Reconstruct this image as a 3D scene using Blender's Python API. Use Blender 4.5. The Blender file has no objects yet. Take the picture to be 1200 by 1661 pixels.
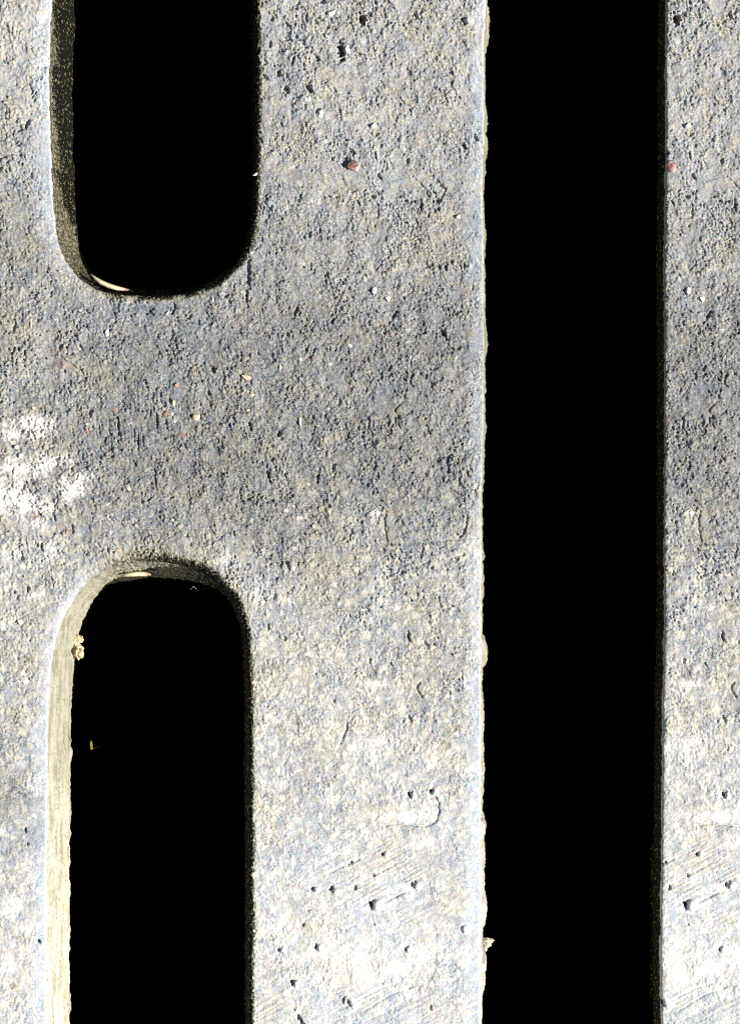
import bpy, bmesh, math, random
import numpy as np
from mathutils import Vector, noise as mnoise

# ------------------------------------------------------------------ units
# All plan coordinates are in photograph pixels on the slab's top plane (y down); S metres per pixel.
S = 0.00014
W, H = 1200.0, 1661.0
CX, CY = 600.0, 830.5
T = 286.0                 # slab thickness (40 mm)
CAM_H = 1.0

def wx(x): return (x - CX) * S
def wy(y): return (CY - y) * S
def P(x, y, z=0.0): return Vector((wx(x), wy(y), z * S))

# ------------------------------------------------------------------ camera, sky, sun
scene = bpy.context.scene
cam_d = bpy.data.cameras.new('camera')
cam = bpy.data.objects.new('camera', cam_d)
scene.collection.objects.link(cam)
cam.location = (0, 0, CAM_H)
cam.rotation_euler = (0, 0, 0)
cam_d.sensor_fit = 'VERTICAL'
cam_d.sensor_height = 24.0
cam_d.lens = 24.0 * CAM_H / (H * S)
cam_d.clip_start = 0.01
cam_d.clip_end = 100.0
scene.camera = cam

SUN_EL, SUN_AZ = math.radians(42), math.radians(-13)
world = bpy.data.worlds.new('World')
scene.world = world
world.use_nodes = True
wn = world.node_tree.nodes
sky = wn.new('ShaderNodeTexSky')
sky.sky_type = 'NISHITA'
sky.sun_disc = False
sky.sun_elevation = SUN_EL
sky.sun_rotation = math.pi / 2 - SUN_AZ
bg = wn['Background']
bg.inputs['Strength'].default_value = 0.05
sky.air_density = 0.8
sky.dust_density = 0.4
world.node_tree.links.new(sky.outputs['Color'], bg.inputs['Color'])

sun_d = bpy.data.lights.new('sun', 'SUN')
sun_d.energy = 5.0
sun_d.angle = math.radians(0.5)
sun_d.color = (1.0, 0.955, 0.89)
sun = bpy.data.objects.new('sun', sun_d)
scene.collection.objects.link(sun)
sv = Vector((math.cos(SUN_EL) * math.cos(SUN_AZ), math.cos(SUN_EL) * math.sin(SUN_AZ), math.sin(SUN_EL)))
sun.rotation_euler = sv.to_track_quat('Z', 'Y').to_euler()
sun.location = sv * 2

scene.view_settings.view_transform = 'Standard'
scene.view_settings.look = 'None'
scene.view_settings.gamma = 1.0
scene.view_settings.use_curve_mapping = False
scene.view_settings.exposure = 0.62
scene.render.engine = 'CYCLES'
scene.cycles.pixel_filter_type = 'BLACKMAN_HARRIS'
scene.cycles.filter_width = 1.0
scene.cycles.use_denoising = False

C = scene.collection

# ------------------------------------------------------------------ numpy noise
def _hash(ix, iy, seed):
    h = (ix.astype(np.int64) * 374761393 + iy.astype(np.int64) * 668265263 + seed * 2147483647 + 1013904223) & 0xFFFFFFFF
    h = ((h ^ (h >> 13)) * 1274126177) & 0xFFFFFFFF
    h = ((h ^ (h >> 16)) * 2246822519) & 0xFFFFFFFF
    return (h ^ (h >> 15)) & 0xFFFFFFFF

def perlin(x, y, seed=0):
    x = np.asarray(x, np.float64); y = np.asarray(y, np.float64)
    fx = np.floor(x); fy = np.floor(y)
    ix = fx.astype(np.int64); iy = fy.astype(np.int64)
    dx = x - fx; dy = y - fy
    ux = dx * dx * dx * (dx * (dx * 6 - 15) + 10); uy = dy * dy * dy * (dy * (dy * 6 - 15) + 10)
    def g(jx, jy):
        a = _hash(ix + jx, iy + jy, seed).astype(np.float64) * (2 * math.pi / 4294967296.0)
        return np.cos(a) * (dx - jx) + np.sin(a) * (dy - jy)
    n0 = g(0, 0); n0 = n0 + ux * (g(1, 0) - n0)
    n1 = g(0, 1); n1 = n1 + ux * (g(1, 1) - n1)
    return (n0 + uy * (n1 - n0)) * 1.5          # about -1..1

def fbm(x, y, lam, octs, seed=0, gain=0.5):
    r = 0; a = 1.0; s = 0
    for o in range(octs):
        r = r + a * perlin(x / lam * 2 ** o + 17.3 * o, y / lam * 2 ** o - 9.1 * o, seed + o)
        s += a; a *= gain
    return r / s

def worley(x, y, cell, seed=0):
    gx = np.floor(x / cell); gy = np.floor(y / cell)
    best = np.full(np.shape(x), 1e9); rnd = np.zeros(np.shape(x))
    for jx in (-1, 0, 1):
        for jy in (-1, 0, 1):
            ix = (gx + jx).astype(np.int64); iy = (gy + jy).astype(np.int64)
            h = _hash(ix, iy, seed)
            px = (ix + (h & 0xFFFF) / 65536.0) * cell; py = (iy + ((h >> 16) & 0xFFFF) / 65536.0) * cell
            d = (px - x) ** 2 + (py - y) ** 2
            m = d < best
            best = np.where(m, d, best)
            rnd = np.where(m, _hash(ix, iy, seed + 91) / 4294967296.0, rnd)
    return np.sqrt(best) / cell, rnd

def sstep(a, b, x):
    t = np.clip((x - a) / (b - a), 0, 1)
    return t * t * (3 - 2 * t)

# ------------------------------------------------------------------ what marks the surface (pattern pixels)
# dark holes and sockets: x, y, rx, ry, angle (deg, image sense), depth
PITS = [
 (587,30,6,11,10,13),(553,82,5.5,16,5,15),(466,40,4,5,20,8),(531,44,4,3,0,6),(524,2,5,4,0,7),(752,33,5,7,20,9),
 (675,26,3,6,35,6),(463,147,5,7,-15,9),(501,143,3.5,10,35,8),(515,180,4,6,0,7),(438,72,3,5,0,6),(514,94,4,5,20,6),
 (452,118,4,6,0,7),(441,30,4,5,0,6),(430,100,4,6,10,6),(481,60,3,5,0,5),(560,262,7,10,30,9),(571,247,8,3,-25,6),
 (753,238,3,9,40,7),(771,224,3,7,15,6),(683,332,2.6,9,5,8),(716,301,3,10,35,7),(710,325,4,5,0,7),(659,262,3,6,-20,6),
 (615,285,3,6,30,6),(610,255,2,6,10,5),(640,510,3.5,8,-30,7),(718,540,3,9,40,7),(515,777,3,9,5,7),(435,770,3,11,20,7),
 (466,915,3,9,20,7),(435,1017,2.5,5,0,5),(662,1032,2.5,7,5,7),(690,1043,2.5,5,40,4),(600,1072,2.5,6,10,5),
 (664,1166,3.5,5,10,6),(541,1137,3,4,40,4),(664,1289,3,6,30,9),(699,1283,4,4,30,8),(620,1385,3,3.5,20,7),
 (571,1399,2.6,3.4,20,7),(606,1420,2,6,5,5),(507,1442,3.6,3.4,20,8),(538,1442,5,5.5,-20,9),(576,1440,3,6,-15,4),
 (668,1436,2.4,7,-10,7),(673,1430,2,4,35,6),(602,1467,4.6,7,25,13),(492,1501,4,3.4,30,7),(453,1541,3,3.4,0,6),
 (513,1535,3,6,5,9),(658,1540,2.4,5,-25,7),(475,1594,4.5,5.5,20,10),(557,1622,3,7,-20,8),(566,1625,4,5,30,8),
 (488,1654,4,16,33,12),(699,1634,2.6,5,5,6),(748,1509,2.4,5,35,5),(64,1527,4,5,10,9),(42,1345,3.5,6,0,7),(45,1370,3.5,4,0,6),
 (33,208,8,6,20,5),(26,232,9,5,-30,5),(44,200,5,8,20,5),(80,101,4,9,5,9),(85,152,3,12,0,6),(500,1477,2,2,0,4),(607,1500,2,3,0,4),
 (240,506,10,4,5,4),(315,520,16,5,-15,4),(403,440,4,30,0,6),(400,480,3,16,3,5),(192,690,2,16,2,5),(252,775,2,20,3,6),
 (225,715,1.6,15,0,4),(255,685,1.8,17,2,5),(232,712,1.4,12,0,4),(218,706,1.4,12,0,3),(345,600,3,10,25,6),(340,640,3,9,30,6),
 (452,705,4,8,20,6),(440,745,6,4,-20,5),(405,690,3,9,15,6),(480,505,3,8,-20,5),(540,760,3,8,10,6),(130,560,3,6,30,5),
 (147,670,3,9,5,5),(105,600,3,5,0,5),(118,857,2.4,8,0,5),(68,888,2.4,7,5,5),(57,880,2,5,0,4),(35,905,3,5,0,5),
]
# raised grains: x, y, rx, ry, angle, height
BUMPS = [
 (613,1468,9,9,0,5),(515,1443,6,5,0,3),(627,1386,5,5,0,3),(678,1438,6,7,0,3),(520,1538,6,6,0,3),(546,1447,6,6,0,2.5),
 (460,1542,5,5,0,3),(482,1596,5,6,0,3),(670,1291,5,6,0,3),(706,1286,6,6,0,3),(664,1541,6,6,0,3),(575,1630,7,7,0,3),
 (760,34,9,4,-5,4),(519,184,5,7,0,3),(563,80,4,6,0,3),(755,1506,6,5,0,3),
]
# thin grooves and cracks: points, half width, depth
GROOVES = [
 ([(626,828),(624,842),(624,860),(627,878)],1.5,5),([(757,835),(757,850),(752,864),(744,872)],1.9,5),
 ([(704,1291),(711,1302),(712,1315),(708,1330),(699,1338),(688,1340),(655,1337),(622,1338)],1.3,4),
 ([(680,1107),(676,1115),(678,1123),(684,1131)],1.6,5),([(563,1172),(562,1184),(556,1196),(552,1206)],1.5,3.5),
 ([(480,889),(530,886),(580,884),(640,882),(700,878),(775,872)],1.5,2.2),([(560,898),(640,890),(720,886)],1.3,1.6),
 ([(600,970),(660,962),(740,955)],1.2,1.8),([(620,978),(690,970),(760,966)],1.2,1.4),
 ([(704,345),(716,320),(724,305)],1.6,5),([(672,290),(684,300),(692,312)],1.3,3),
 ([(607,1420),(630,1408),(658,1394)],1.0,2.4),([(614,1468),(640,1455),(662,1446)],1.2,2.6),
 ([(530,1418),(570,1400),(612,1378)],0.9,2),([(560,1404),(600,1388),(636,1368)],0.9,1.8),
 ([(590,1640),(630,1615),(670,1600)],1.1,2.4),([(480,1560),(480,1600)],0.8,1.0),
 ([(60,1012),(62,1060),(60,1110)],1.0,1.2),([(55,560),(90,575),(130,600)],1.5,2),
 ([(560,1635),(600,1612),(650,1592)],1.0,2.0),([(700,1090),(712,1078)],1.0,2),
]
# colour patches with a shape of their own: x, y, rx, ry, angle, strength
WHITE = [
 (12,805,44,46,0,1.7),(40,815,50,26,10,1.4),(118,790,38,28,-15,1.4),(55,690,42,30,10,1.1),(75,755,50,20,-20,1.2),(30,760,40,26,0,1.2),(20,700,24,24,0,.9),(60,850,40,16,0,.8),
 (85,890,26,24,0,.55),(20,900,30,20,0,.6),(640,1322,55,13,-4,1.3),(692,1316,24,20,0,1.6),(662,1325,34,12,0,1.6),(607,1109,26,8,5,1.0),(655,1440,18,8,10,1.2),
 (453,1503,17,17,30,1.8),(660,1570,60,26,-18,1.0),(690,1545,40,18,0,.9),(560,1550,70,30,-10,.7),(600,1590,50,30,20,.6),
 (650,1600,30,9,40,.9),(680,1365,36,16,10,.7),(610,1210,50,30,0,.55),(700,1235,40,24,0,.5),(640,1260,50,18,0,.5),
 (20,1470,30,22,0,1.0),(45,1500,22,22,0,.7),(10,1570,22,30,0,.8),(42,1107,13,6,0,1.1),(6,1015,10,10,0,1.1),(33,1009,9,7,0,1.0),
 (644,986,8,7,0,1.1),(608,833,11,7,-10,.9),(487,839,8,5,0,.8),(473,820,11,4,-5,.7),(552,1175,10,6,-30,.8),(468,1144,8,7,-30,.8),
 (545,1380,60,14,-28,.45),(520,1590,40,20,20,.5),(460,1270,36,10,0,.4),(540,1296,40,8,-10,.45),(560,22,0.1,0.1,0,0),
 (375,905,34,20,0,.45),(420,960,26,26,0,.35),(60,965,24,16,0,.5),(45,1170,9,6,0,.8),(35,1240,12,8,0,.5),(70,1445,12,10,0,.4),
]
TAN = [
 (536,711,34,9,-18,.9),(487,781,14,12,0,.9),(500,96,14,12,30,.8),(643,540,9,9,0,.9),(645,671,7,7,0,.7),(440,730,26,22,0,.6),
 (430,660,30,18,20,.5),(500,630,26,12,0,.5),(520,920,70,26,-10,.45),(450,960,50,16,-30,.45),(600,440,40,14,0,.45),(636,437,18,8,-10,.6),
 (700,100,50,24,0,.5),(610,90,30,20,0,.4),(745,110,10,10,0,.6),(452,229,14,11,0,.8),(60,540,40,26,20,.45),(40,590,34,30,0,.45),
 (150,600,40,26,20,.4),(740,350,28,18,0,.5),(690,440,20,10,0,.4),(560,400,26,14,0,.4),(760,890,20,12,-30,.5),(735,870,16,8,-30,.6),
 (410,240,10,10,0,.5),(590,1560,70,40,-10,.5),(540,1559,8,6,0,.7),(20,60,30,40,0,.4),(250,915,80,14,0,.4),(480,1440,16,9,0,.4),
 (500,1500,60,30,0,.35),(20,40,40,60,0,.35),
]
RUST = [
 (95,567,6,7,20,.9),(185,665,8,5,0,.7),(140,700,7,8,0,.7),(270,672,7,4,0,.7),(295,705,14,4,5,.6),(55,835,14,8,25,.6),(113,862,4,9,0,.8),
 (256,790,3,5,0,1.0),(586,28,4,8,10,.7),(402,615,6,5,0,.9),(286,625,4,5,0,.9),(563,270,4,9,30,.9),(576,1440,4,7,-10,.5),(538,1442,4,5,0,.6),
 (577,948,4,3,0,1.0),(545,1559,5,5,0,.5),(640,660,3,3,0,.7),(577,685,3,3,0,.9),(23,1600,7,6,0,.6),(320,600,20,10,0,.25),(100,590,26,12,20,.3),
 (745,750,6,5,0,.5),(660,740,4,3,0,.6),(536,200,3,3,0,.6),(583,80,2,2,0,.8),(460,95,3,10,10,.4),(330,740,10,4,0,.4),
]
DARKP = [   # old damp, blue-black stains
 (320,525,40,14,-12,.9),(240,500,60,12,0,.6),(33,215,18,20,-20,.7),(655,860,40,20,0,.5),(700,845,30,18,0,.5),(560,740,40,26,0,.35),
 (430,780,30,30,0,.4),(300,560,60,26,0,.4),(640,620,60,40,0,.3),(200,560,50,30,0,.35),(700,660,40,40,0,.3),(60,1350,20,50,0,.45),(30,1300,30,40,0,.4),
 (410,1600,18,26,0,.5),(640,1640,40,14,-28,.4),(690,1620,30,12,-28,.4),(480,110,40,60,0,.3),(425,60,24,70,0,.4),(720,1040,26,60,0,.25),
 (420,1080,20,40,0,.3),(730,1130,30,50,0,.25),(60,1220,22,60,0,.3),(730,520,40,50,0,.25),(500,520,80,40,0,.3),
]

def rot_local(x, y, cx, cy, ang):
    a = math.radians(-ang)          # positive angle leans the top of the mark to the right
    dx = x - cx; dy = y - cy
    c, s = math.cos(a), math.sin(a)
    return dx * c - dy * s, dx * s + dy * c

def local(x, y, f, k):
    r = max(f[2], f[3]) * k
    return np.nonzero((np.abs(x - f[0]) < r) & (np.abs(y - f[1]) < r))[0]

def patches(x, y, feats, seed, soft=0.45):
    out = np.zeros(x.shape)
    wob = fbm(x, y, 26, 4, seed, .8)
    for f in feats:
        if f[2] < 1: continue
        i = local(x, y, f, 2.2)
        if not len(i): continue
        u, v = rot_local(x[i], y[i], f[0], f[1], -f[4] if False else -f[4])
        # patches: rx along x, angle turns them clockwise in the picture
        a = math.radians(f[4]); dx = x[i] - f[0]; dy = y[i] - f[1]
        u = dx * math.cos(a) + dy * math.sin(a); v = -dx * math.sin(a) + dy * math.cos(a)
        r = np.sqrt((u / f[2]) ** 2 + (v / f[3]) ** 2) + wob[i] * 1.1
        out[i] = np.maximum(out[i], f[5] * sstep(1.15, 1.15 - soft * 1.6, r))
    return out

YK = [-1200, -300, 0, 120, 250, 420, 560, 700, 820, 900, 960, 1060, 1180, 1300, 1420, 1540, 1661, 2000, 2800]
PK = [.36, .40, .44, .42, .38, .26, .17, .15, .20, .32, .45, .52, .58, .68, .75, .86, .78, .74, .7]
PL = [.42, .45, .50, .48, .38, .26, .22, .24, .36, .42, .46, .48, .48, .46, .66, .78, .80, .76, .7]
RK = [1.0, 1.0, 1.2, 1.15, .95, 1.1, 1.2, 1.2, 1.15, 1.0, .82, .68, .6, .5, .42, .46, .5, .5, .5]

def surface(x, y, sd, right_edge, amp):
    """height (px) and colour masks at pattern coordinates; sd = distance to the nearest edge"""
    n = {}
    wl = fbm(x, y, 170, 4, 5, .6)
    left = sstep(150, 20, x)
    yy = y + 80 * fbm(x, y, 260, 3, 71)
    pale = np.interp(yy, YK, PK) * (1 - left) + np.interp(yy, YK, PL) * left  # uneven lighting down the slab put into the base tone
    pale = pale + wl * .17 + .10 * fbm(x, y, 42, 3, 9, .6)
    rough = np.interp(yy, YK, RK) * (1 + .35 * fbm(x, y, 90, 2, 23))
    # the edge band is smoother: fines gathered against the mould
    eb = sstep(34, 6, sd + 10 * fbm(x, y, 30, 2, 41)) * right_edge
    rough = rough * (1 - .55 * eb)
    pale = pale + .34 * eb
    h = 2.2 * perlin(x / 95, y / 95, 1) + 1.4 * perlin(x / 38, y / 38, 2)
    wxx = x + 5 * perlin(x / 21, y / 21, 31); wyy = y + 5 * perlin(x / 21 + 7, y / 21, 32)
    b1 = np.abs(perlin(wxx / 9.5, wyy / 11, 3)); b2 = np.abs(perlin(x / 5.2 + .3 * perlin(x / 7, y / 7, 33), y / 5.8, 4))
    clus = sstep(-.38, .38, fbm(x, y, 52, 4, 8, .7))                          # rough clusters between smeared, smoother paste
    f = (1.7 * perlin(wxx / 19, wyy / 19, 7) + 1.5 * perlin(wxx / 31, wyy / 31, 17) + 2.6 * b1 * (.25 + 1.1 * clus)
         + (2.5 * b2 + 1.2 * perlin(x / 4.1, y / 4.1, 10)) * (.28 + 1.0 * clus) + 1.2 * perlin(x / 2.9, y / 2.9, 6) * (.4 + .75 * clus) - 1.2)
    d, r = worley(wxx, wyy, 8.5, 12)
    g = np.clip(1 - (d / .55) ** 2, 0, 1) * sstep(.45, 1.0, r) * 1.6
    d2, r2 = worley(wxx + 3, wyy, 15, 14)
    g2 = np.clip(1 - (d2 / .42) ** 2, 0, 1) * sstep(.6, 1.0, r2) * 2.2
    # short torn crevices
    cm = sstep(.12, .5, fbm(x, y, 34, 2, 51)) * sstep(.45, .8, rough)
    cr = np.exp(-(perlin(wxx / 15, wyy / 24, 52) / .06) ** 2) * cm
    cm2 = sstep(.2, .6, perlin(x / 19, y / 19, 54)) * sstep(.3, .7, rough)
    cr2 = np.exp(-(perlin(wxx / 8, wyy / 13, 55) / .10) ** 2) * cm2
    pm = sstep(.82, .95, r) * sstep(.35, .1, d) * sstep(.5, .9, rough)          # pin holes where grains came out
    cl2 = sstep(-.15, .45, fbm(x, y, 60, 3, 58, .6) + .25 * np.exp(-(((x - 700) / 110) ** 2 + ((y - 650) / 260) ** 2)) + .3 * np.exp(-(((x - 460) / 60) ** 2 + ((y - 70) / 110) ** 2)))
    pk = sstep(.34, .62, perlin(wxx / 6.5, wyy / 8.5, 59)) * cl2 * sstep(.45, .8, rough)
    h = h - 5.5 * pk * (.25 + clus)
    h = h + rough * (f + g * .8 + g2 * .7) - 3.4 * cr * (.4 + cl2) - 2.4 * cr2 - 4.0 * pm * (r > .93)
    # trowel drags, rising to the right
    a = math.radians(-28)
    u = x * math.cos(a) + y * math.sin(a); v = -x * math.sin(a) + y * math.cos(a)
    tm = (np.exp(-(((x - 600) / 120) ** 2 + ((y - 1410) / 60) ** 2)) + np.exp(-(((x - 640) / 120) ** 2 + ((y - 1640) / 40) ** 2))
          + .8 * np.exp(-(((x - 420) / 60) ** 2 + ((y - 1630) / 50) ** 2)) + .5 * np.exp(-(((x - 690) / 80) ** 2 + ((y - 1500) / 40) ** 2)))
    tm = np.clip(tm, 0, 1) * sstep(-.5, .3, fbm(x, y, 60, 2, 61))
    tr = perlin(u / 120, v / 3.4, 62) + .6 * perlin(u / 60, v / 1.9, 63)
    h = h * (1 - .6 * tm) + tr * tm * 1.5
    pale = pale + tr * tm * .26
    # vertical scratches in the web between the slots
    vm = np.exp(-(((x - 200) / 130) ** 2 + ((y - 690) / 70) ** 2))
    vs = perlin(x / 2.6, y / 46, 66)
    h = h - np.clip(vs - .25, 0, 1) * 4.0 * vm
    white = patches(x, y, WHITE, 81, 1.0) * (.3 + 1.15 * sstep(-.35, .25, fbm(x, y, 9, 3, 82, .8)))
    tan = patches(x, y, TAN, 84, .7)
    rust = patches(x, y, RUST, 86, .7)
    dark = patches(x, y, DARKP, 88, .9)
    rr = np.zeros(x.shape)
    for q in PITS:
        i = local(x, y, q, 1.8)
        if not len(i): continue
        u2, v2 = rot_local(x[i], y[i], q[0], q[1], -q[4])
        sc = .85 if q[1] > 1200 else 1.0
        rad = np.sqrt((u2 / q[2] / sc) ** 2 + (v2 / q[3] / sc) ** 2) + .8 * perlin(x[i] / 5, y[i] / 5, 90) + np.where(y[i] > 1200, .35 * np.clip(u2 / q[2] + .2, 0, 2), 0)
        h[i] -= q[5] * 1.25 * sstep(1.2, .35, rad)
        rr[i] = np.maximum(rr[i], sstep(1.2, .6, rad))
    for q in BUMPS:
        i = local(x, y, q, 1.6)
        if not len(i): continue
        u2, v2 = rot_local(x[i], y[i], q[0], q[1], -q[4])
        rad = (u2 / q[2]) ** 2 + (v2 / q[3]) ** 2
        h[i] += 1.5 * q[5] * np.clip(1.1 - rad, 0, 1) ** .6
        white[i] = np.maximum(white[i], .8 * sstep(1.3, .6, rad))
    for pts, w, dep in GROOVES:
        px = [p[0] for p in pts]; py = [p[1] for p in pts]
        i = np.nonzero((x > min(px) - 8) & (x < max(px) + 8) & (y > min(py) - 8) & (y < max(py) + 8))[0]
        if not len(i): continue
        xi = x[i] + 1.5 * perlin(x[i] / 9, y[i] / 9, 93); yi = y[i] + 1.5 * perlin(x[i] / 9, y[i] / 9, 94)
        best = np.full(len(i), 1e9)
        for (ax, ay), (bx, by) in zip(pts[:-1], pts[1:]):
            t = np.clip(((xi - ax) * (bx - ax) + (yi - ay) * (by - ay)) / ((bx - ax) ** 2 + (by - ay) ** 2), 0, 1)
            best = np.minimum(best, np.hypot(xi - ax - t * (bx - ax), yi - ay - t * (by - ay)))
        h[i] -= dep * np.exp(-(best / w) ** 2)
    # sand grains of paler stone, blotches of lime
    c1 = fbm(wxx, wyy, 9, 2, 97, .6)
    cream = sstep(.34, .52, c1) * .8
    lowz = sstep(820, 1100, yy)
    mot = fbm(wxx, wyy, 17, 3, 99, .7)
    pale = pale + lowz * (.30 * mot)
    cream = np.maximum(cream, lowz * sstep(.18, .5, mot) * .6)
    d5, r5 = worley(x + 4 * perlin(x / 8, y / 8, 101), y + 4 * perlin(x / 8 + 5, y / 8, 102), 10.5, 103)
    gz = sstep(560, 1000, yy + 300 * left + 120 * mot)
    gr5 = sstep(.50, .34, d5 + .16 * perlin(x / 4, y / 4, 104)) * sstep(.62, .72, r5 + .45 * mot) * gz * (1 - .6 * tm) * (1 - eb)
    h = h + gr5 * .7
    cream = np.maximum(cream, gr5)
    cream = np.maximum(cream, tan * .8)
    warm = fbm(x, y, 95, 4, 111, .75) * 1.35 + .9 * fbm(x, y, 14, 2, 112) + .05 - .25 * sstep(1000, 1500, y) - .6 * eb + .5 * tan - .7 * dark
    d3, r3 = worley(wxx, wyy, 13, 98)
    white = np.maximum(white, sstep(.30, .17, d3 + .1 * perlin(x / 3, y / 3, 95)) * (r3 > .978) * (.35 + .55 * lowz))
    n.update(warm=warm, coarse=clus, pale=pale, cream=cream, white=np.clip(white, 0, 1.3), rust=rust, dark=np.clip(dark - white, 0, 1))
    return h * amp, n

# ------------------------------------------------------------------ outlines
def smooth_closed(pts, sub=6):
    out = []
    m = len(pts)
    for i in range(m):
        p0, p1, p2, p3 = (np.array(pts[(i + k - 1) % m], float) for k in range(4))
        for j in range(sub):
            t = j / sub
            out.append(.5 * ((2 * p1) + (-p0 + p2) * t + (2 * p0 - 5 * p1 + 4 * p2 - p3) * t * t + (-p0 + 3 * p1 - 3 * p2 + p3) * t ** 3))
    return np.array(out)

SLOT_UP = smooth_closed([(84,-640),(84,-400),(84,-150),(84,0),(80,120),(83,240),(87,330),(97,400),(124,446),(166,472),(240,480),(312,474),(364,446),
                         (396,405),(410,340),(414,240),(414,120),(412,0),(411,-150),(410,-400),(408,-640),(380,-740),(320,-790),(245,-800),(170,-790),(110,-740)])
SLOT_LO = smooth_closed([(76,2200),(75,1900),(76,1661),(76,1500),(77,1330),(78,1190),(82,1095),(96,1020),(124,966),(160,930),(200,916),(245,911),(296,918),(344,940),
                         (378,978),(396,1030),(401,1100),(402,1250),(403,1450),(403,1661),(403,1900),(402,2200),(380,2300),(320,2350),(245,2360),(170,2350),(105,2300)])
YE = [-1100, -700, -300, 0, 60, 120, 200, 300, 420, 560, 700, 830, 900, 1000, 1130, 1300, 1450, 1560, 1661, 2000, 2400, 2700]
XR = [788, 788, 788, 788, 785, 784, 785, 782, 784, 785, 784, 780, 781, 780, 780, 780, 781, 780, 779, 780, 780, 780]
XL2 = [1084, 1083, 1081, 1079, 1079, 1078, 1079, 1078, 1076, 1077, 1077, 1076, 1076, 1077, 1074, 1073, 1071, 1070, 1072, 1072, 1070, 1070]
XL1, XR2 = -295.0, 2158.0
SLAB_A = np.array([(x, y) for x, y in zip(XR, YE)] + [(XL1, y) for y in YE[::-1]], float)
SLAB_B = np.array([(XR2, y) for y in YE] + [(x, y) for x, y in zip(XL2[::-1], YE[::-1])], float)

def poly_sd(x, y, poly):
    """signed distance, positive inside"""
    best = np.full(x.shape, 1e18); inside = np.zeros(x.shape, bool)
    m = len(poly)
    for i in range(m):
        ax, ay = poly[i]; bx, by = poly[(i + 1) % m]
        ex, ey = bx - ax, by - ay
        t = np.clip(((x - ax) * ex + (y - ay) * ey) / (ex * ex + ey * ey + 1e-12), 0, 1)
        best = np.minimum(best, (x - ax - t * ex) ** 2 + (y - ay - t * ey) ** 2)
        if abs(ey) > 1e-9:
            inside ^= ((ay > y) != (by > y)) & (x < ex * (y - ay) / ey + ax)
    return np.where(inside, 1, -1) * np.sqrt(best)

FAR = 70.0
def near_sd(x, y, poly, sign):
    lo = poly.min(0); hi = poly.max(0)
    out = np.full(x.shape, FAR)
    if sign > 0:      # slab body: only points near the bounding box's border need the real distance
        i = np.nonzero((x < lo[0] + 90) | (x > hi[0] - 90) | (y < lo[1] + 90) | (y > hi[1] - 90))[0]
    else:
        i = np.nonzero((x > lo[0] - FAR) & (x < hi[0] + FAR) & (y > lo[1] - FAR) & (y < hi[1] + FAR))[0]
    if len(i): out[i] = np.minimum(FAR, sign * poly_sd(x[i], y[i], poly))
    return out

def make_sdf(body, holes):
    def smooth(x, y):
        d = near_sd(x, y, body, 1)
        for hpoly in holes: d = np.minimum(d, near_sd(x, y, hpoly, -1))
        return d
    def ragged(x, y):
        return smooth(x, y) + 1.1 * perlin(x / 9, y / 9, 201) + 1.3 * perlin(x / 27, y / 27, 202) + .5 * perlin(x / 4, y / 4, 203)
    return smooth, ragged

def axis(lo, hi, f0, f1, step, coarse):
    f0 = max(f0, lo - 6); f1 = min(f1, hi + 6)
    mid = list(np.arange(f0, f1 + step * .5, step))
    out = []; p = mid[0]; s = step
    while p > lo - 6:
        s = min(s * 1.18, coarse); p -= s; out.append(p)
    out = out[::-1] + mid
    p = mid[-1]; s = step
    while p < hi + 6:
        s = min(s * 1.18, coarse); p += s; out.append(p)
    return np.array(out)

STEP = 1.35
BURRS = [(1061, 26, 9), (1348, 16, 7), (1390, 30, 5), (1485, 26, 7), (1574, 10, 9), (1600, 20, 5), (30, 30, 5), (180, 14, 3), (225, 18, 4), (262, 5, 3),
         (370, 20, 3), (545, 30, 3), (628, 4, 3), (690, 10, 2), (955, 24, 3), (905, 6, 3), (1440, 20, 3), (1170, 40, 3), (1250, 50, 3)]

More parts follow.
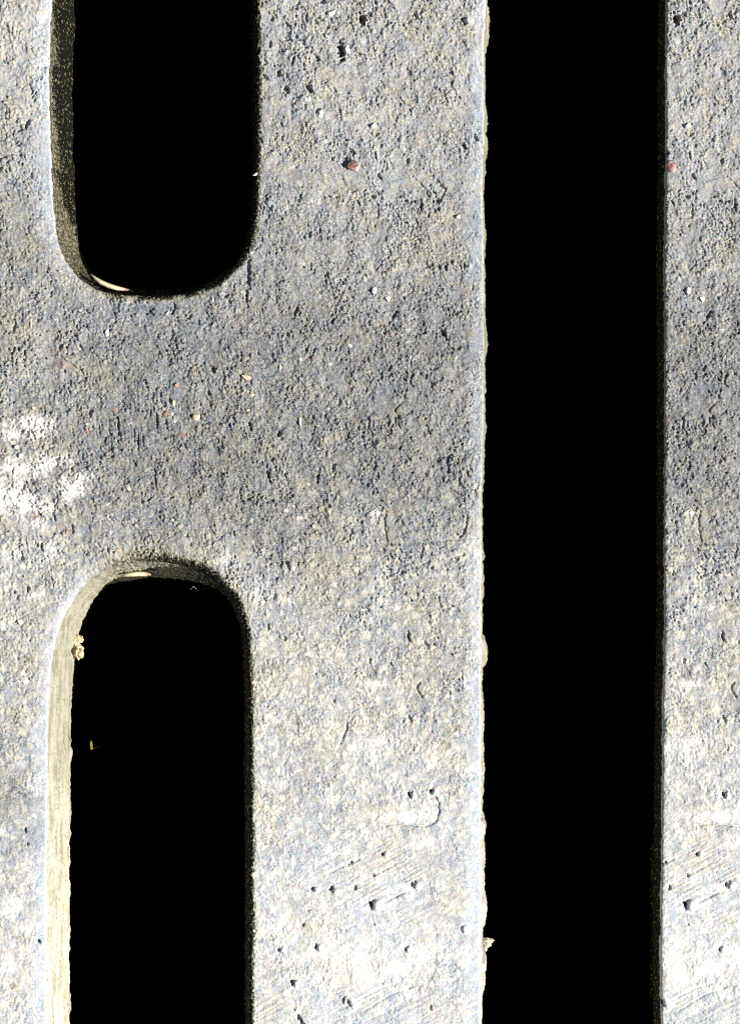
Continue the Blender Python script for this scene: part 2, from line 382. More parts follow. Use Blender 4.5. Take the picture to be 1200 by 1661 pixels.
def build_slab(name, body, holes, xshift, mat):
    smooth, ragged = make_sdf(body, holes)
    lo = body.min(0); hi = body.max(0)
    xs = axis(lo[0], hi[0], -12, W + 12, STEP, 13); ys = axis(lo[1], hi[1], -12, H + 12, STEP, 13)
    nx, ny = len(xs), len(ys)
    gx, gy = np.meshgrid(xs, ys); x = gx.ravel().copy(); y = gy.ravel().copy()
    sd = ragged(x, y)
    ins = (sd > 0).reshape(ny, nx)
    keep = ins[:-1, :-1] & ins[1:, :-1] & ins[:-1, 1:] & ins[1:, 1:]
    jj, ii = np.nonzero(keep)
    v00 = jj * nx + ii
    quads = np.stack([v00, v00 + nx, v00 + nx + 1, v00 + 1], 1)      # counter-clockwise seen from above (y is down)
    e0 = quads.ravel(); e1 = np.roll(quads, -1, 1).ravel()
    key = e0.astype(np.int64) * (nx * ny) + e1; rkey = e1.astype(np.int64) * (nx * ny) + e0
    bmask = ~np.isin(key, rkey)
    be0, be1 = e0[bmask], e1[bmask]
    bv = np.unique(np.concatenate([be0, be1]))
    # pull the rim onto the outline
    bx, by = x[bv].copy(), y[bv].copy()
    pos_of = np.full(nx * ny, -1); pos_of[bv] = np.arange(len(bv))
    nxt = np.arange(len(bv)); prv = np.arange(len(bv))
    nxt[pos_of[be0]] = pos_of[be1]; prv[pos_of[be1]] = pos_of[be0]
    for it in range(26):
        if 3 < it < 22:
            bx = .5 * bx + .25 * (bx[nxt] + bx[prv]); by = .5 * by + .25 * (by[nxt] + by[prv])
        d = ragged(bx, by); e = .4
        ggx = (smooth(bx + e, by) - smooth(bx - e, by)) / (2 * e); ggy = (smooth(bx, by + e) - smooth(bx, by - e)) / (2 * e)
        gl = np.maximum(np.hypot(ggx, ggy), .3)
        st = np.clip(d, -3, 14) * .8
        bx -= ggx / gl * st; by -= ggy / gl * st
    x[bv] = bx; y[bv] = by
    e = 2.0
    ggx = (smooth(bx + e, by) - smooth(bx - e, by)); ggy = (smooth(bx, by + e) - smooth(bx, by - e))
    gl = np.maximum(np.hypot(ggx, ggy), 1e-6)
    nxo, nyo = -ggx / gl, -ggy / gl                                  # out of the concrete, into the void
    used = np.unique(quads); remap = np.full(nx * ny, -1); remap[used] = np.arange(len(used))
    quads = remap[quads]; x = x[used]; y = y[used]; be0 = remap[be0]; be1 = remap[be1]; bi = remap[bv]
    sd = np.maximum(smooth(x, y), 0)
    # which way the nearest edge faces, for its rounding
    near = np.nonzero(sd < 40)[0]
    fx = np.zeros(len(x)); fy = np.zeros(len(x))
    fx[near] = -(smooth(x[near] + e, y[near]) - smooth(x[near] - e, y[near])) / (2 * e)
    fy[near] = -(smooth(x[near], y[near] + e) - smooth(x[near], y[near] - e)) / (2 * e)
    slot = (x > 40) & (x < 450) if len(holes) and xshift == 0 else np.zeros(len(x), bool)
    low = y > 700
    R_edge = 4 + np.where(slot, 9 * np.clip(-fx, 0, 1) ** 2 + np.where(low, 21, 0) * np.clip(fy, 0, 1) ** 2 + np.where(low, 0, 5) * np.clip(-fy, 0, 1) ** 2,
                          3 * np.clip(-fx, 0, 1))
    R_edge = R_edge * (1 + .25 * perlin(x / 40, y / 40, 210))
    k = np.clip(1 - sd / R_edge, 0, 1)
    arris = R_edge * (np.sqrt(np.maximum(1 - k * k, 0)) - 1)
    amp = np.where((x > -30) & (x < W + 30) & (y > -30) & (y < H + 30), 1.0, .8)
    px, py = x - xshift, y
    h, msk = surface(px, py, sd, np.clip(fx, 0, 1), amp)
    speck = fbm(x, y, 3.6, 2, 245, .7)
    gold = sstep(-.1, .25, 1.0 - sd / R_edge + speck * .8) * np.where(slot, np.clip(1.1 - fx, 0, 1), .25)
    rim = np.clip(1.25 - sd / R_edge, 0, 1) * (R_edge > 9)
    z = h + arris + rim * np.where(fy < -.3, .45, .75) * (3.2 * perlin(x / 4.4, y / 4.4, 241) + 2.4 * np.abs(perlin(x / 7, y / 7, 242)))
    # ---- walls
    nb = len(bi)
    bx, by, bz = x[bi], y[bi], z[bi]
    bslot = slot[bi]; blow = low[bi]
    drf = np.where(bslot, 22 * np.clip(nxo, 0, 1) ** 2 + 13 * np.clip(-nxo, 0, 1) ** 2 + 31 * np.clip(nyo, 0, 1) ** 3 + 26 * np.clip(-nyo, 0, 1) ** 2,
                   9 * np.clip(nxo, 0, 1) ** 2 - 6 * np.clip(-nxo, 0, 1) ** 2)
    arc = np.where(np.abs(nxo) > .7, by, bx * np.sign(nyo + 1e-9))
    ROWS = 46
    tt = (np.arange(1, ROWS + 1) / ROWS) ** 1.25
    burr = np.zeros(nb)
    if xshift == 0:
        for yb, hw, a in BURRS:
            burr = np.maximum(burr, a * np.clip(1 - ((by - yb) / hw) ** 2, 0, 1) ** .7)
        burr = burr * ((nxo > .7) & ~bslot)
    chip = .5 + .5 * fbm(arc, bx * 0, 26, 3, 221)
    allx, ally, allz = [x], [y], [z]
    wallv = [np.zeros(len(x))]; depth = [np.zeros(len(x))]
    base = len(x); idx_prev = bi
    inv = np.full(len(x), -1); inv[bi] = np.arange(nb)
    wall_quads = []
    for r, t in enumerate(tt):
        zz = bz + t * (-T - bz)
        dd = -zz
        str_ = perlin(arc / 70, dd / 34, 222) * 1.6 + 1.0 * perlin(arc / 26, dd / 18, 223)
        grain = (1.1 * perlin(arc / 4, dd / 6, 224) + 1.3 * perlin(arc / 9, dd / 14, 225)) * np.where(nxo > .5, 1.2, 2.2)
        rampr = min(1, t / .12)
        grain = grain * (1 - .75 * float(sstep(.78, .97, t))) + 2.2 * float(sstep(.8, 1, t)) * fbm(arc, bx * 0 + 3, 38, 3, 227, .65)
        o = drf * t + burr * rampr * (1 if t < .5 else 1 - .9 * (t - .5)) + (str_ * .9 + grain * .8) * rampr
        o = o - sstep(.80, 1.0, t) * chip * 5 * (nxo > .3) * bslot
        if r == ROWS - 1: o = o - 6
        allx.append(bx + nxo * o); ally.append(by + nyo * o); allz.append(np.full(nb, 0.0) + zz)
        wallv.append(np.ones(nb)); depth.append(np.full(nb, t))
        idx = base + r * nb + np.arange(nb)
        a, b = inv[be0], inv[be1]
        pa, pb = (idx_prev[a], idx_prev[b])
        wall_quads.append(np.stack([pb, pa, idx[a], idx[b]], 1))
        idx_prev = idx
    X = np.concatenate(allx); Y = np.concatenate(ally); Z = np.concatenate(allz)
    wall = np.concatenate(wallv); dep = np.concatenate(depth)
    wall[:base] = gold
    g0 = rim * np.where(slot, np.clip(-fx + .15, 0, 1) + .8 * np.clip(-fy, 0, 1) + .5 * np.clip(fy, 0, 1), 0) * .9  # shade on the slot rim put into the colour
    NXA = np.concatenate([np.zeros(base)] + [nxo] * ROWS); NYA = np.concatenate([np.zeros(base)] + [nyo] * ROWS)
    msk = {kk: np.concatenate([v] + [v[bi]] * ROWS) for kk, v in msk.items()}
    # shade painted deep in the upper slot and on faces turned from the sun
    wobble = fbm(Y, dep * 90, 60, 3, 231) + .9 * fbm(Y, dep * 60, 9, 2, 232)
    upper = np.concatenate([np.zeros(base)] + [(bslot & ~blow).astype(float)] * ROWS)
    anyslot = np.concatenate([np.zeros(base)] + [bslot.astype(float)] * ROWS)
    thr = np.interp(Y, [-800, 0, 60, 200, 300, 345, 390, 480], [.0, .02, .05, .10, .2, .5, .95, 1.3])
    grime = upper * np.clip(NXA, 0, 1) * sstep(thr - .12, thr + .3, dep + wobble * .25)  # grime holds the painted shade
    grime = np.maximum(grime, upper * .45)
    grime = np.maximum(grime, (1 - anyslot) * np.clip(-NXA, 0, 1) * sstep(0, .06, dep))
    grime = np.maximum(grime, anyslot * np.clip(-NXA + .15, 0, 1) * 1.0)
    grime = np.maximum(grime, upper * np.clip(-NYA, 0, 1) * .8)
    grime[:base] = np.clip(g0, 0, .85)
    clean = np.interp(Y, [800, 1000, 1200, 1400, 1560], [.25, .42, .5, .8, 1.0]) * (1 - upper)  # uneven lighting put into the wall colour, brighter down the slab
    # ---- underside, a plain coarse sheet
    cxs = np.arange(lo[0] + 2, hi[0], 22.0); cys = np.arange(lo[1] + 2, hi[1], 22.0)
    ux, uy = np.meshgrid(cxs, cys); fxu, fyu = ux.ravel(), uy.ravel()
    ok = (smooth(fxu, fyu) > 0).reshape(len(cys), len(cxs))
    kk = ok[:-1, :-1] & ok[1:, :-1] & ok[:-1, 1:] & ok[1:, 1:]
    j2, i2 = np.nonzero(kk); q0 = j2 * len(cxs) + i2 + len(X)
    under = np.stack([q0, q0 + 1, q0 + len(cxs) + 1, q0 + len(cxs)], 1)
    nu = len(fxu)
    X = np.concatenate([X, fxu]); Y = np.concatenate([Y, fyu]); Z = np.concatenate([Z, np.full(nu, -T + 1.0)])
    def ext(v, c=0.0): return np.concatenate([v, np.full(nu, c)])
    faces = np.concatenate([quads] + wall_quads + [under])
    co = np.stack([(X - CX) * S, (CY - Y) * S, Z * S], 1).astype(np.float32)
    # drop unused vertices
    used = np.unique(faces); rm = np.full(len(co), -1); rm[used] = np.arange(len(used))
    faces = rm[faces]; co = co[used]
    me = bpy.data.meshes.new(name)
    me.vertices.add(len(co)); me.vertices.foreach_set('co', co.ravel())
    me.loops.add(faces.size); me.loops.foreach_set('vertex_index', faces.ravel().astype(np.int32))
    me.polygons.add(len(faces)); me.polygons.foreach_set('loop_start', (np.arange(len(faces)) * 4).astype(np.int32))
    me.polygons.foreach_set('use_smooth', np.ones(len(faces), bool))
    me.update(calc_edges=True)
    attrs = {kk: ext(v) for kk, v in msk.items()}
    attrs.update(wall=ext(wall, 1), grime=ext(grime, 1), clean=ext(clean), pattern_x=ext(np.concatenate([px] + [px[bi]] * ROWS)), wall_depth=ext(dep))  # grime: painted shade; clean: uneven lighting in the wall colour
    for kk, v in attrs.items():
        at = me.attributes.new(kk, 'FLOAT', 'POINT'); at.data.foreach_set('value', v[used].astype(np.float32))
    me.materials.append(mat)
    o = bpy.data.objects.new(name, me); C.objects.link(o)
    return o

# ------------------------------------------------------------------ materials
def new_mat(name):
    m = bpy.data.materials.new(name); m.use_nodes = True
    nt = m.node_tree; b = nt.nodes['Principled BSDF']
    b.inputs['Roughness'].default_value = .92
    b.inputs['Specular IOR Level'].default_value = .18
    return m, nt, b

class NB:
    def __init__(s, nt): s.nt = nt
    def link(s, a, b): s.nt.links.new(a, b)
    def attr(s, n):
        a = s.nt.nodes.new('ShaderNodeAttribute'); a.attribute_name = n; return a.outputs['Fac']
    def mix(s, f, a, b, mode='MIX'):
        m = s.nt.nodes.new('ShaderNodeMix'); m.data_type = 'RGBA'; m.blend_type = mode; m.clamp_factor = True
        for sock, v in ((m.inputs[0], f), (m.inputs[6], a), (m.inputs[7], b)):
            if isinstance(v, (int, float)): sock.default_value = v
            elif isinstance(v, tuple): sock.default_value = (*v, 1)
            else: s.link(v, sock)
        return m.outputs[2]
    def math(s, op, a, b=0.0, clamp=False):
        m = s.nt.nodes.new('ShaderNodeMath'); m.operation = op; m.use_clamp = clamp
        for sock, v in ((m.inputs[0], a), (m.inputs[1], b)):
            if isinstance(v, (int, float)): sock.default_value = v
            else: s.link(v, sock)
        return m.outputs[0]
    def noise(s, vec, scale, detail=2, rough=.5):
        n = s.nt.nodes.new('ShaderNodeTexNoise'); n.inputs['Scale'].default_value = scale
        n.inputs['Detail'].default_value = detail; n.inputs['Roughness'].default_value = rough
        if vec is not None: s.link(vec, n.inputs['Vector'])
        return n
    def ramp(s, f, lo, hi, a=0.0, b=1.0):
        m = s.nt.nodes.new('ShaderNodeMapRange'); m.clamp = True
        m.inputs[1].default_value = lo; m.inputs[2].default_value = hi; m.inputs[3].default_value = a; m.inputs[4].default_value = b
        s.link(f, m.inputs[0]); return m.outputs[0]

def concrete_material(xshift):
    m, nt, b = new_mat('weathered_concrete')
    n = NB(nt)
    geo = nt.nodes.new('ShaderNodeNewGeometry')
    vm = nt.nodes.new('ShaderNodeVectorMath'); vm.operation = 'SUBTRACT'
    n.link(geo.outputs['Position'], vm.inputs[0]); vm.inputs[1].default_value = (xshift * S, 0, 0)
    pos = vm.outputs[0]
    px = 1.0 / S
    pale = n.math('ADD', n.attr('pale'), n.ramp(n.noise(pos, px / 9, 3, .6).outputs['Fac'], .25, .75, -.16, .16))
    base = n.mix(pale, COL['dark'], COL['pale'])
    wrm = n.math('ADD', n.attr('warm'), n.ramp(n.noise(pos, px / 6, 2, .5).outputs['Fac'], .3, .7, -.5, .5))
    base = n.mix(n.ramp(wrm, .0, .9, 0, .8), base, n.mix(1.0, base, (1.13, 1.05, .80), 'MULTIPLY'))
    base = n.mix(n.ramp(wrm, .0, -.9, 0, .8), base, n.mix(1.0, base, (.79, .90, 1.02), 'MULTIPLY'))
    calm = n.math('MULTIPLY', n.ramp(pale, .3, .9, 1.0, .5), n.ramp(n.attr('coarse'), 0, 1, .5, 1.1))
    # single sand grains and specks in the paste
    f1 = n.noise(pos, px / 3.2, 2, .6)
    base = n.mix(n.math('MULTIPLY', n.ramp(f1.outputs['Fac'], .52, .70, 0, .8), calm), base, n.mix(.6, base, COL['cream']))
    base = n.mix(n.math('MULTIPLY', n.ramp(f1.outputs['Fac'], .48, .33, 0, .85), calm), base, n.mix(1.0, base, (.22, .31, .44), 'MULTIPLY'))
    f3 = n.noise(pos, px / 2.3, 1, .5)
    base = n.mix(n.math('MULTIPLY', n.ramp(f3.outputs['Fac'], .60, .74, 0, .75), calm), base, n.mix(.55, base, COL['cream']))
    base = n.mix(n.math('MULTIPLY', n.ramp(f3.outputs['Fac'], .42, .27, 0, .9), calm), base, n.mix(1.0, base, (.13, .21, .33), 'MULTIPLY'))
    f2 = n.noise(pos, px / 4.3, 1, .5)
    base = n.mix(.24, base, n.mix(1.0, base, f2.outputs['Color'], 'OVERLAY'))
    base = n.mix(n.math('MULTIPLY', n.attr('cream'), .85), base, n.mix(pale, (.27, .25, .19), (.76, .73, .63)))
    base = n.mix(n.math('MULTIPLY', n.attr('dark'), .55), base, (.105, .125, .155))
    base = n.mix(n.attr('rust'), base, (.27, .155, .10))
    base = n.mix(n.attr('white'), base, (.80, .78, .73))
    # cast faces of the slots and sides
    wl = n.attr('wall')
    sw = n.noise(pos, px / 7, 3, .65)
    wcol = n.mix(n.attr('clean'), (.25, .235, .16), (.76, .73, .62))  # clean: uneven lighting put into the wall colour
    mp = nt.nodes.new('ShaderNodeMapping'); mp.inputs['Scale'].default_value = (1, .09, .13); n.link(pos, mp.inputs['Vector'])
    st = n.noise(mp.outputs[0], px / 6, 4, .65)
    wcol = n.mix(n.ramp(st.outputs['Fac'], .44, .62, 0, .85), wcol, n.mix(1.0, wcol, (.55, .56, .44), 'MULTIPLY'))
    wcol = n.mix(n.ramp(f1.outputs['Fac'], .46, .34, 0, .4), wcol, n.mix(1.0, wcol, (.5, .48, .4), 'MULTIPLY'))
    wcol = n.mix(n.ramp(sw.outputs['Fac'], .4, .7, 0, .5), wcol, n.mix(1.0, wcol, (.62, .62, .56), 'MULTIPLY'))
    mq = nt.nodes.new('ShaderNodeMapping'); mq.inputs['Scale'].default_value = (1, .55, .13); n.link(pos, mq.inputs['Vector'])
    f4 = n.noise(mq.outputs[0], px / 3.0, 2, .6)
    gsp = n.math('ADD', n.attr('grime'), n.math('MULTIPLY', n.math('SUBTRACT', f4.outputs['Fac'], .5), 2.2))  # grime: painted shade, broken up by noise
    wcol = n.mix(n.ramp(gsp, .30, .62), wcol, n.mix(n.ramp(f4.outputs['Fac'], .57, .70), (.0025, .003, .0015), (.20, .18, .08)))  # near-black painted shade, with sun-catching specks in the colour
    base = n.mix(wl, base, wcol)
    n.link(base, b.inputs['Base Color'])
    bp = nt.nodes.new('ShaderNodeBump'); bp.inputs['Strength'].default_value = .55; bp.inputs['Distance'].default_value = S * 1.2
    n.link(n.noise(pos, px / 2.4, 2, .6).outputs['Fac'], bp.inputs['Height'])
    n.link(bp.outputs['Normal'], b.inputs['Normal'])
    return m

COL = dict(dark=(.135, .140, .148), pale=(.61, .60, .58), cream=(.64, .58, .44))

def stone_material(name, a, c, scale=9, rough=.7):
    m, nt, b = new_mat(name); n = NB(nt)
    tc = nt.nodes.new('ShaderNodeNewGeometry')
    f = n.noise(tc.outputs['Position'], 1 / S / scale, 3, .6)
    n.link(n.mix(n.ramp(f.outputs['Fac'], .35, .65), a, c), b.inputs['Base Color'])
    b.inputs['Roughness'].default_value = rough
    bp = nt.nodes.new('ShaderNodeBump'); bp.inputs['Strength'].default_value = .5; bp.inputs['Distance'].default_value = S * 2
    n.link(f.outputs['Fac'], bp.inputs['Height']); n.link(bp.outputs['Normal'], b.inputs['Normal'])
    return m

M_WHITE = stone_material('white_quartz', (.60, .58, .52), (.78, .75, .68))
M_CREAM = stone_material('cream_limestone', (.50, .42, .30), (.66, .57, .43))
M_ORANGE = stone_material('ochre_stone', (.40, .23, .12), (.55, .36, .22))
M_PINK = stone_material('pink_granite', (.20, .08, .06), (.66, .55, .52), 13)
M_MUD = stone_material('dried_mud', (.40, .32, .19), (.68, .60, .43), 5, .95)
M_LIP = stone_material('sunlit_cement', (.70, .60, .38), (.78, .70, .50), 14)  # sunlight on the wall strip put into a paler cement colour
M_STRAW = stone_material('yellow_straw', (.30, .28, .04), (.40, .36, .07), 5)
M_SILK = stone_material('spider_silk', (.6, .6, .58), (.7, .7, .68), 5)

# ------------------------------------------------------------------ the channel under the slabs
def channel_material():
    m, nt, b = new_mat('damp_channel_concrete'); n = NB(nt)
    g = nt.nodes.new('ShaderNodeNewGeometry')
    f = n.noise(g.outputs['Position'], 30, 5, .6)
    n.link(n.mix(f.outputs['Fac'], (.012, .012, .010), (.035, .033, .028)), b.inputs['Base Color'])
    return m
M_CH = channel_material()

def box_object(name, lo, hi, mat, kind='structure'):
    bm = bmesh.new()
    r = bmesh.ops.create_cube(bm, size=1.0)
    for v in r['verts']:
        v.co = Vector(((lo[0] + hi[0]) / 2 + v.co.x * (hi[0] - lo[0]), (lo[1] + hi[1]) / 2 + v.co.y * (hi[1] - lo[1]), (lo[2] + hi[2]) / 2 + v.co.z * (hi[2] - lo[2])))
    bmesh.ops.bevel(bm, geom=bm.edges[:], offset=.002, segments=1, affect='EDGES')
    me = bpy.data.meshes.new(name); bm.to_mesh(me); bm.free(); me.materials.append(mat)
    o = bpy.data.objects.new(name, me); C.objects.link(o); o['kind'] = kind
    return o

x0, x1 = wx(XL1), wx(XR2); y0, y1 = wy(2700), wy(-1100)
zt = -T * S; zb = -.60
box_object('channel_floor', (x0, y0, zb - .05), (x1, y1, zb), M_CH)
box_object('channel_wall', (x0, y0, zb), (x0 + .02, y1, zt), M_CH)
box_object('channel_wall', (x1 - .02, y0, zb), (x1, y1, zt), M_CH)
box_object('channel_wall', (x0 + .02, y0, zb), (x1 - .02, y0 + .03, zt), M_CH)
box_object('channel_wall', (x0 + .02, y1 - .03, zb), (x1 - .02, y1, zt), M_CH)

# ------------------------------------------------------------------ the slabs
slab = build_slab('concrete_slab', SLAB_A, [SLOT_UP, SLOT_LO], 0.0, concrete_material(0.0))
slab['label'] = 'weathered grey concrete drain slab pierced by two round-ended slots'
slab['kind'] = slab_kind = 'thing'
slab['category'] = 'concrete slab'
slab['group'] = 'concrete slabs over the drain'
SHIFT = 509.0
holes_b = []
slab_b = build_slab('concrete_slab', SLAB_B, holes_b, SHIFT, concrete_material(SHIFT))
slab_b['label'] = 'unslotted strip of concrete slab across the open gap from the slotted slab'
slab_b['kind'] = slab_kind
slab_b['category'] = 'concrete slab'
slab_b['group'] = 'concrete slabs over the drain'

# ------------------------------------------------------------------ stones set in the surface
def stone_mesh(name, mat, seed, sub=2, rough=.28, angular=False):
    bm = bmesh.new()
    bmesh.ops.create_icosphere(bm, subdivisions=sub, radius=1.0)
    for v in bm.verts:
        p = v.co * 1.1 + Vector((seed * 7.1, seed * 3.3, 0))
        v.co *= 1 + rough * mnoise.noise(p) + rough * .5 * mnoise.noise(p * 2.3)
        if angular:
            for q in range(5):
                rn = random.Random(seed * 31 + q)
                d = Vector((rn.uniform(-1, 1), rn.uniform(-1, 1), rn.uniform(-.3, .8))).normalized()
                k = v.co.dot(d)
                if k > .62: v.co -= d * (k - .62)
    me = bpy.data.meshes.new(name); bm.to_mesh(me); bm.free()
    me.materials.append(mat)
    for p in me.polygons: p.use_smooth = not angular
    return me

PROTO = {}
def stone(name, parent, x, y, rx, ry, ang, rz, mat, seed, sink=.35, sub=2, angular=True, label=None):
    key = (mat.name, seed % 4, sub, angular)
    if key not in PROTO: PROTO[key] = stone_mesh(name, mat, seed % 4 + 1, sub, .28, angular)
    o = bpy.data.objects.new(name, PROTO[key]); C.objects.link(o)
    o.location = P(x, y, rz * (1 - 2 * sink))
    o.scale = (rx * S, ry * S, rz * S); o.rotation_euler = (0, 0, math.radians(-ang))
    o.parent = parent
    if label: o['label'] = label
    return o

STONES = [  # name, x, y, rx, ry, angle, height, material
 ('embedded_pebble',573,270,11,9.5,-25,9,M_PINK),('stone_chip',538,21,9,5.5,-15,5,M_WHITE),('stone_chip',606,204,6,5,-20,4,M_WHITE),
 ('stone_chip',607,472,6.5,5.5,0,5,M_WHITE),('stone_chip',629,485,4.5,5,0,4,M_WHITE),('embedded_pebble',318,676,7.5,7,10,5,M_CREAM),
 ('stone_chip',174,540,4.5,9,-10,4,M_WHITE),('stone_chip',51,525,2.2,9,0,2.5,M_CREAM),('stone_chip',399,612,8.5,4,12,4,M_CREAM),
 ('stone_chip',409,640,5,3.5,20,3,M_CREAM),('embedded_pebble',286,625,4,4.5,0,3,M_ORANGE),('embedded_pebble',282,654,4,4.5,0,3,M_CREAM),
 ('embedded_pebble',209,792,4.6,5,0,4,M_CREAM),('embedded_pebble',174,819,4,4,0,3,M_WHITE),('embedded_pebble',27,725,4.6,4.6,0,3,M_WHITE),
 ('embedded_pebble',33,740,4,4,0,3,M_WHITE),('embedded_pebble',55,662,3.6,3.6,0,3,M_CREAM),('stone_chip',272,508,5,3,-40,3,M_CREAM),
 ('stone_chip',346,487,3,4.4,0,3,M_WHITE),('stone_chip',487,685,2.6,7.5,-8,3,M_WHITE),('stone_chip',568,561,4,4,0,3,M_WHITE),
 ('embedded_pebble',545,454,5,5,0,4,M_WHITE),('embedded_pebble',412,1418,6,6.5,10,6,M_CREAM),('stone_chip',596,603,8,3.4,0,3,M_CREAM),
 ('stone_chip',414,283,5,2.6,-35,4,M_WHITE),('embedded_pebble',528,228,4,4.5,0,3,M_WHITE),('embedded_pebble',743,352,4.5,4.5,0,3,M_WHITE),
 ('stone_chip',665,580,3,4,30,3,M_CREAM),('embedded_pebble',33,1009,4.6,4.6,0,3,M_WHITE),('embedded_pebble',402,665,4,3,0,3,M_CREAM),
 ('stone_chip',98,440,4,2.4,20,2,M_CREAM),('embedded_pebble',455,596,3.6,3.6,0,3,M_WHITE),('stone_chip',515,690,4,3,0,3,M_CREAM),
 ('embedded_pebble',16,158,3.4,3.4,0,3,M_CREAM),('stone_chip',4,77,4,3.4,0,3,M_CREAM),('embedded_pebble',365,606,3,3,0,2,M_ORANGE),
]
for i, (nm, x, y, rx, ry, a, hz, mt) in enumerate(STONES):
    big = hz >= 9
    stone(nm, slab, x, y, rx, ry, a, hz, mt, i, .42 if not big else .40, 3 if big else 2, True)
    if x + SHIFT > 1080 and x + SHIFT < 1240 and y < 1500 and x < 690:
        stone(nm, slab_b, x + SHIFT + (6 if big else 0), y, rx * (.75 if big else 1), ry, a, hz, mt, i, .42 if not big else .40, 3 if big else 2, not big)

# ------------------------------------------------------------------ sunlit strips of the slot ends, built as pale cement slivers
def lip(name, pts, z, w, hgt, mat, parent):
    bm = bmesh.new(); rings = []
    m = len(pts)
    for i, (px, py) in enumerate(pts):
        ax, ay = pts[max(i - 1, 0)]; cx, cy = pts[min(i + 1, m - 1)]
        tx, ty = cx - ax, cy - ay; l = math.hypot(tx, ty); nx_, ny_ = -ty / l, tx / l
        k = max(.15, min(1, 3.5 * i / m + .2, 3.5 * (m - 1 - i) / m + .35))
        ring = []
        for q in range(8):
            th = q / 8 * 2 * math.pi
            ring.append(bm.verts.new(P(px + nx_ * math.cos(th) * w * k, py + ny_ * math.cos(th) * w * k, z + math.sin(th) * hgt * k)))
        rings.append(ring)
    for r0, r1 in zip(rings[:-1], rings[1:]):
        for q in range(8): bm.faces.new((r0[q], r0[(q + 1) % 8], r1[(q + 1) % 8], r1[q]))
    bm.faces.new(rings[0][::-1]); bm.faces.new(rings[-1])
    bmesh.ops.recalc_face_normals(bm, faces=bm.faces[:])
    me = bpy.data.meshes.new(name); bm.to_mesh(me); bm.free(); me.materials.append(mat); me.materials.append(M_ORANGE)
    for p in me.polygons:
        p.use_smooth = True
        if p.index >= 8 * (m - 2): p.material_index = 1
    o = bpy.data.objects.new(name, me); C.objects.link(o); o.parent = parent
    return o

def dz(x, y, z):   # plan position of a point seen at (x, y) that lies z px below the top
    k = (CAM_H - z * S) / CAM_H
    return CX + (x - CX) * k, CY + (y - CY) * k
lip('sunlit_lip', [dz(x - 3, y + 3, -64) for x, y in ((150,441),(158,449),(168,456),(180,461),(193,465),(206,468),(220,470))], -64, 4.6, 16, M_LIP, slab)['label'] = 'sunlit wall strip in the slot corner, built as a pale cement sliver'
lip('sunlit_lip', [dz(x, y, -140) for x, y in ((196,934.5),(206,932),(216,931),(226,930.5),(238,931),(251,931.5))], -140, 4.4, 16, M_LIP, slab)['label'] = 'sunlit wall strip under the rounded slot end, built as a pale cement sliver'

# ------------------------------------------------------------------ debris
def lump(name, blobs, mat, seed, rough=.35, sub=3):
    bm = bmesh.new()
    for bi_, (x, y, z, rx, ry, rz) in enumerate(blobs):
        r = bmesh.ops.create_icosphere(bm, subdivisions=sub, radius=1.0)
        for v in r['verts']:
            p = v.co * 1.6 + Vector((seed + bi_ * 3.7, seed * 2, bi_))
            k = 1 + rough * mnoise.noise(p) + rough * .8 * mnoise.noise(p * 2.7)
            q = v.co * k
            v.co = P(x + q.x * rx, y - q.y * ry, z + q.z * rz)
    me = bpy.data.meshes.new(name); bm.to_mesh(me); bm.free(); me.materials.append(mat)
    o = bpy.data.objects.new(name, me); C.objects.link(o)
    return o

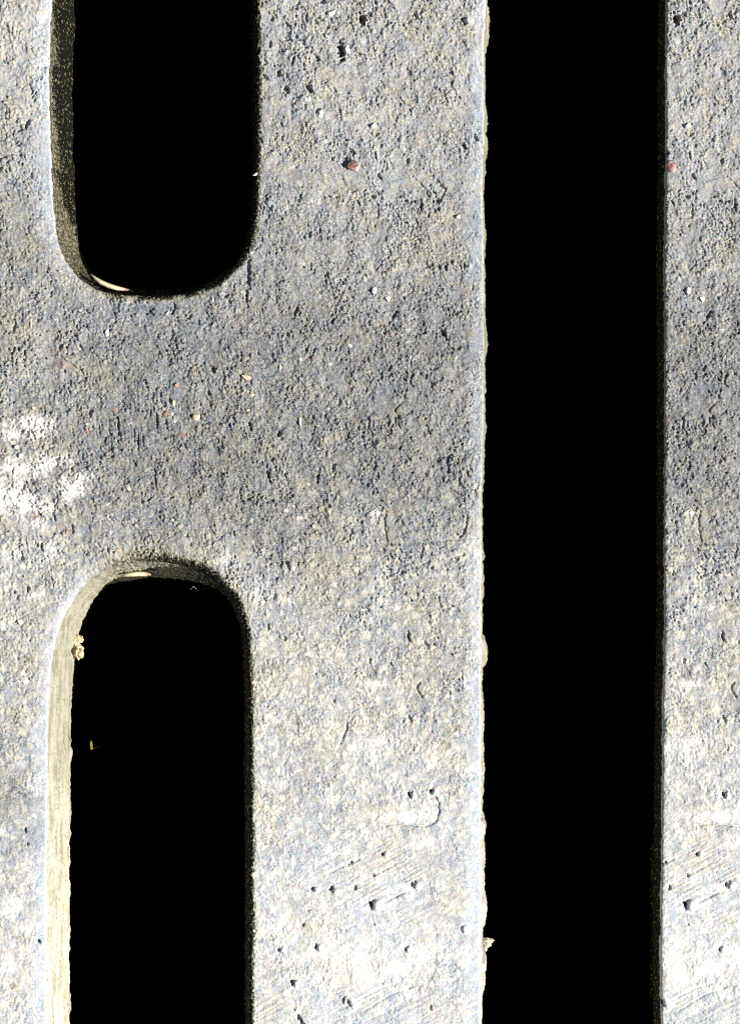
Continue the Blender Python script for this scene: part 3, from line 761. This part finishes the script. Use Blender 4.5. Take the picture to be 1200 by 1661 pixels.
clump = lump('mud_clump', [(*dz(121,1044,-235), -235, 11, 14, 26), (*dz(128,1056,-225), -225, 9, 12, 20), (*dz(117,1060,-240), -240, 9, 11, 18), (*dz(112,1036,-225), -225, 6, 6, 14), (*dz(126,1037,-245), -245, 9, 8, 16)], M_MUD, 3, .5)
clump['label'] = 'crumbly tan clump of dried mud stuck to the sunlit slot wall'
clump['category'] = 'mud clump'

crumb = lump('stone_crumb', [(789.5, 1530, -10, 8, 9, 8), (795, 1527, -11, 6, 4, 5), (787, 1539, -12, 3.5, 5, 5)], M_CREAM, 8, .4)
crumb['label'] = 'jagged cream stone crumb clinging to the slab edge over the open gap'
crumb['category'] = 'stone crumb'

def blade(name, pts, mat):
    """a narrow folded strip with thickness; pts are seen positions with depth and half width"""
    bm = bmesh.new(); rings = []
    for x, y, z, w in pts:
        X_, Y_ = dz(x, y, z)
        rings.append([bm.verts.new(P(X_ + a * w, Y_, z + c)) for a, c in ((-1, 1.0), (0, -.6), (1, 1.0), (0, .6))])
    for r0, r1 in zip(rings[:-1], rings[1:]):
        for q in range(4): bm.faces.new((r0[q], r0[(q + 1) % 4], r1[(q + 1) % 4], r1[q]))
    bm.faces.new(rings[0][::-1]); bm.faces.new(rings[-1])
    bmesh.ops.recalc_face_normals(bm, faces=bm.faces[:])
    me = bpy.data.meshes.new(name); bm.to_mesh(me); bm.free(); me.materials.append(mat)
    o = bpy.data.objects.new(name, me); C.objects.link(o)
    return o
def blade_world(name, pts, mat):
    global dz
    keep, dz = dz, (lambda x, y, z: (x, y))
    o = blade(name, pts, mat); dz = keep
    return o
_tx, _ty = dz(147, 1202, -178)
gb = blade_world('straw_blade', [(_tx + 60, _ty + 30, -.60 / S, 2), (_tx + 20, _ty + 30, -2500, 1.6), (_tx + 2, _ty + 24, -600, 1.2), (_tx - 2, _ty + 18, -250, 1.9), (_tx, _ty + 7, -205, 2.2), (_tx + 1, _ty, -185, .7)], M_STRAW)
gb['label'] = 'tiny yellow-green straw blade rising from the dark channel into the lower slot'
gb['category'] = 'straw'
sk = blade('spider_thread', [(352,950,-40,.15),(334,954,-60,.2),(322,958,-66,.25),(314,951,-60,.3),(309,957,-66,.25)], M_SILK)
sk['label'] = 'fine pale spider thread under the rounded end of the lower slot'
sk['category'] = 'spider thread'
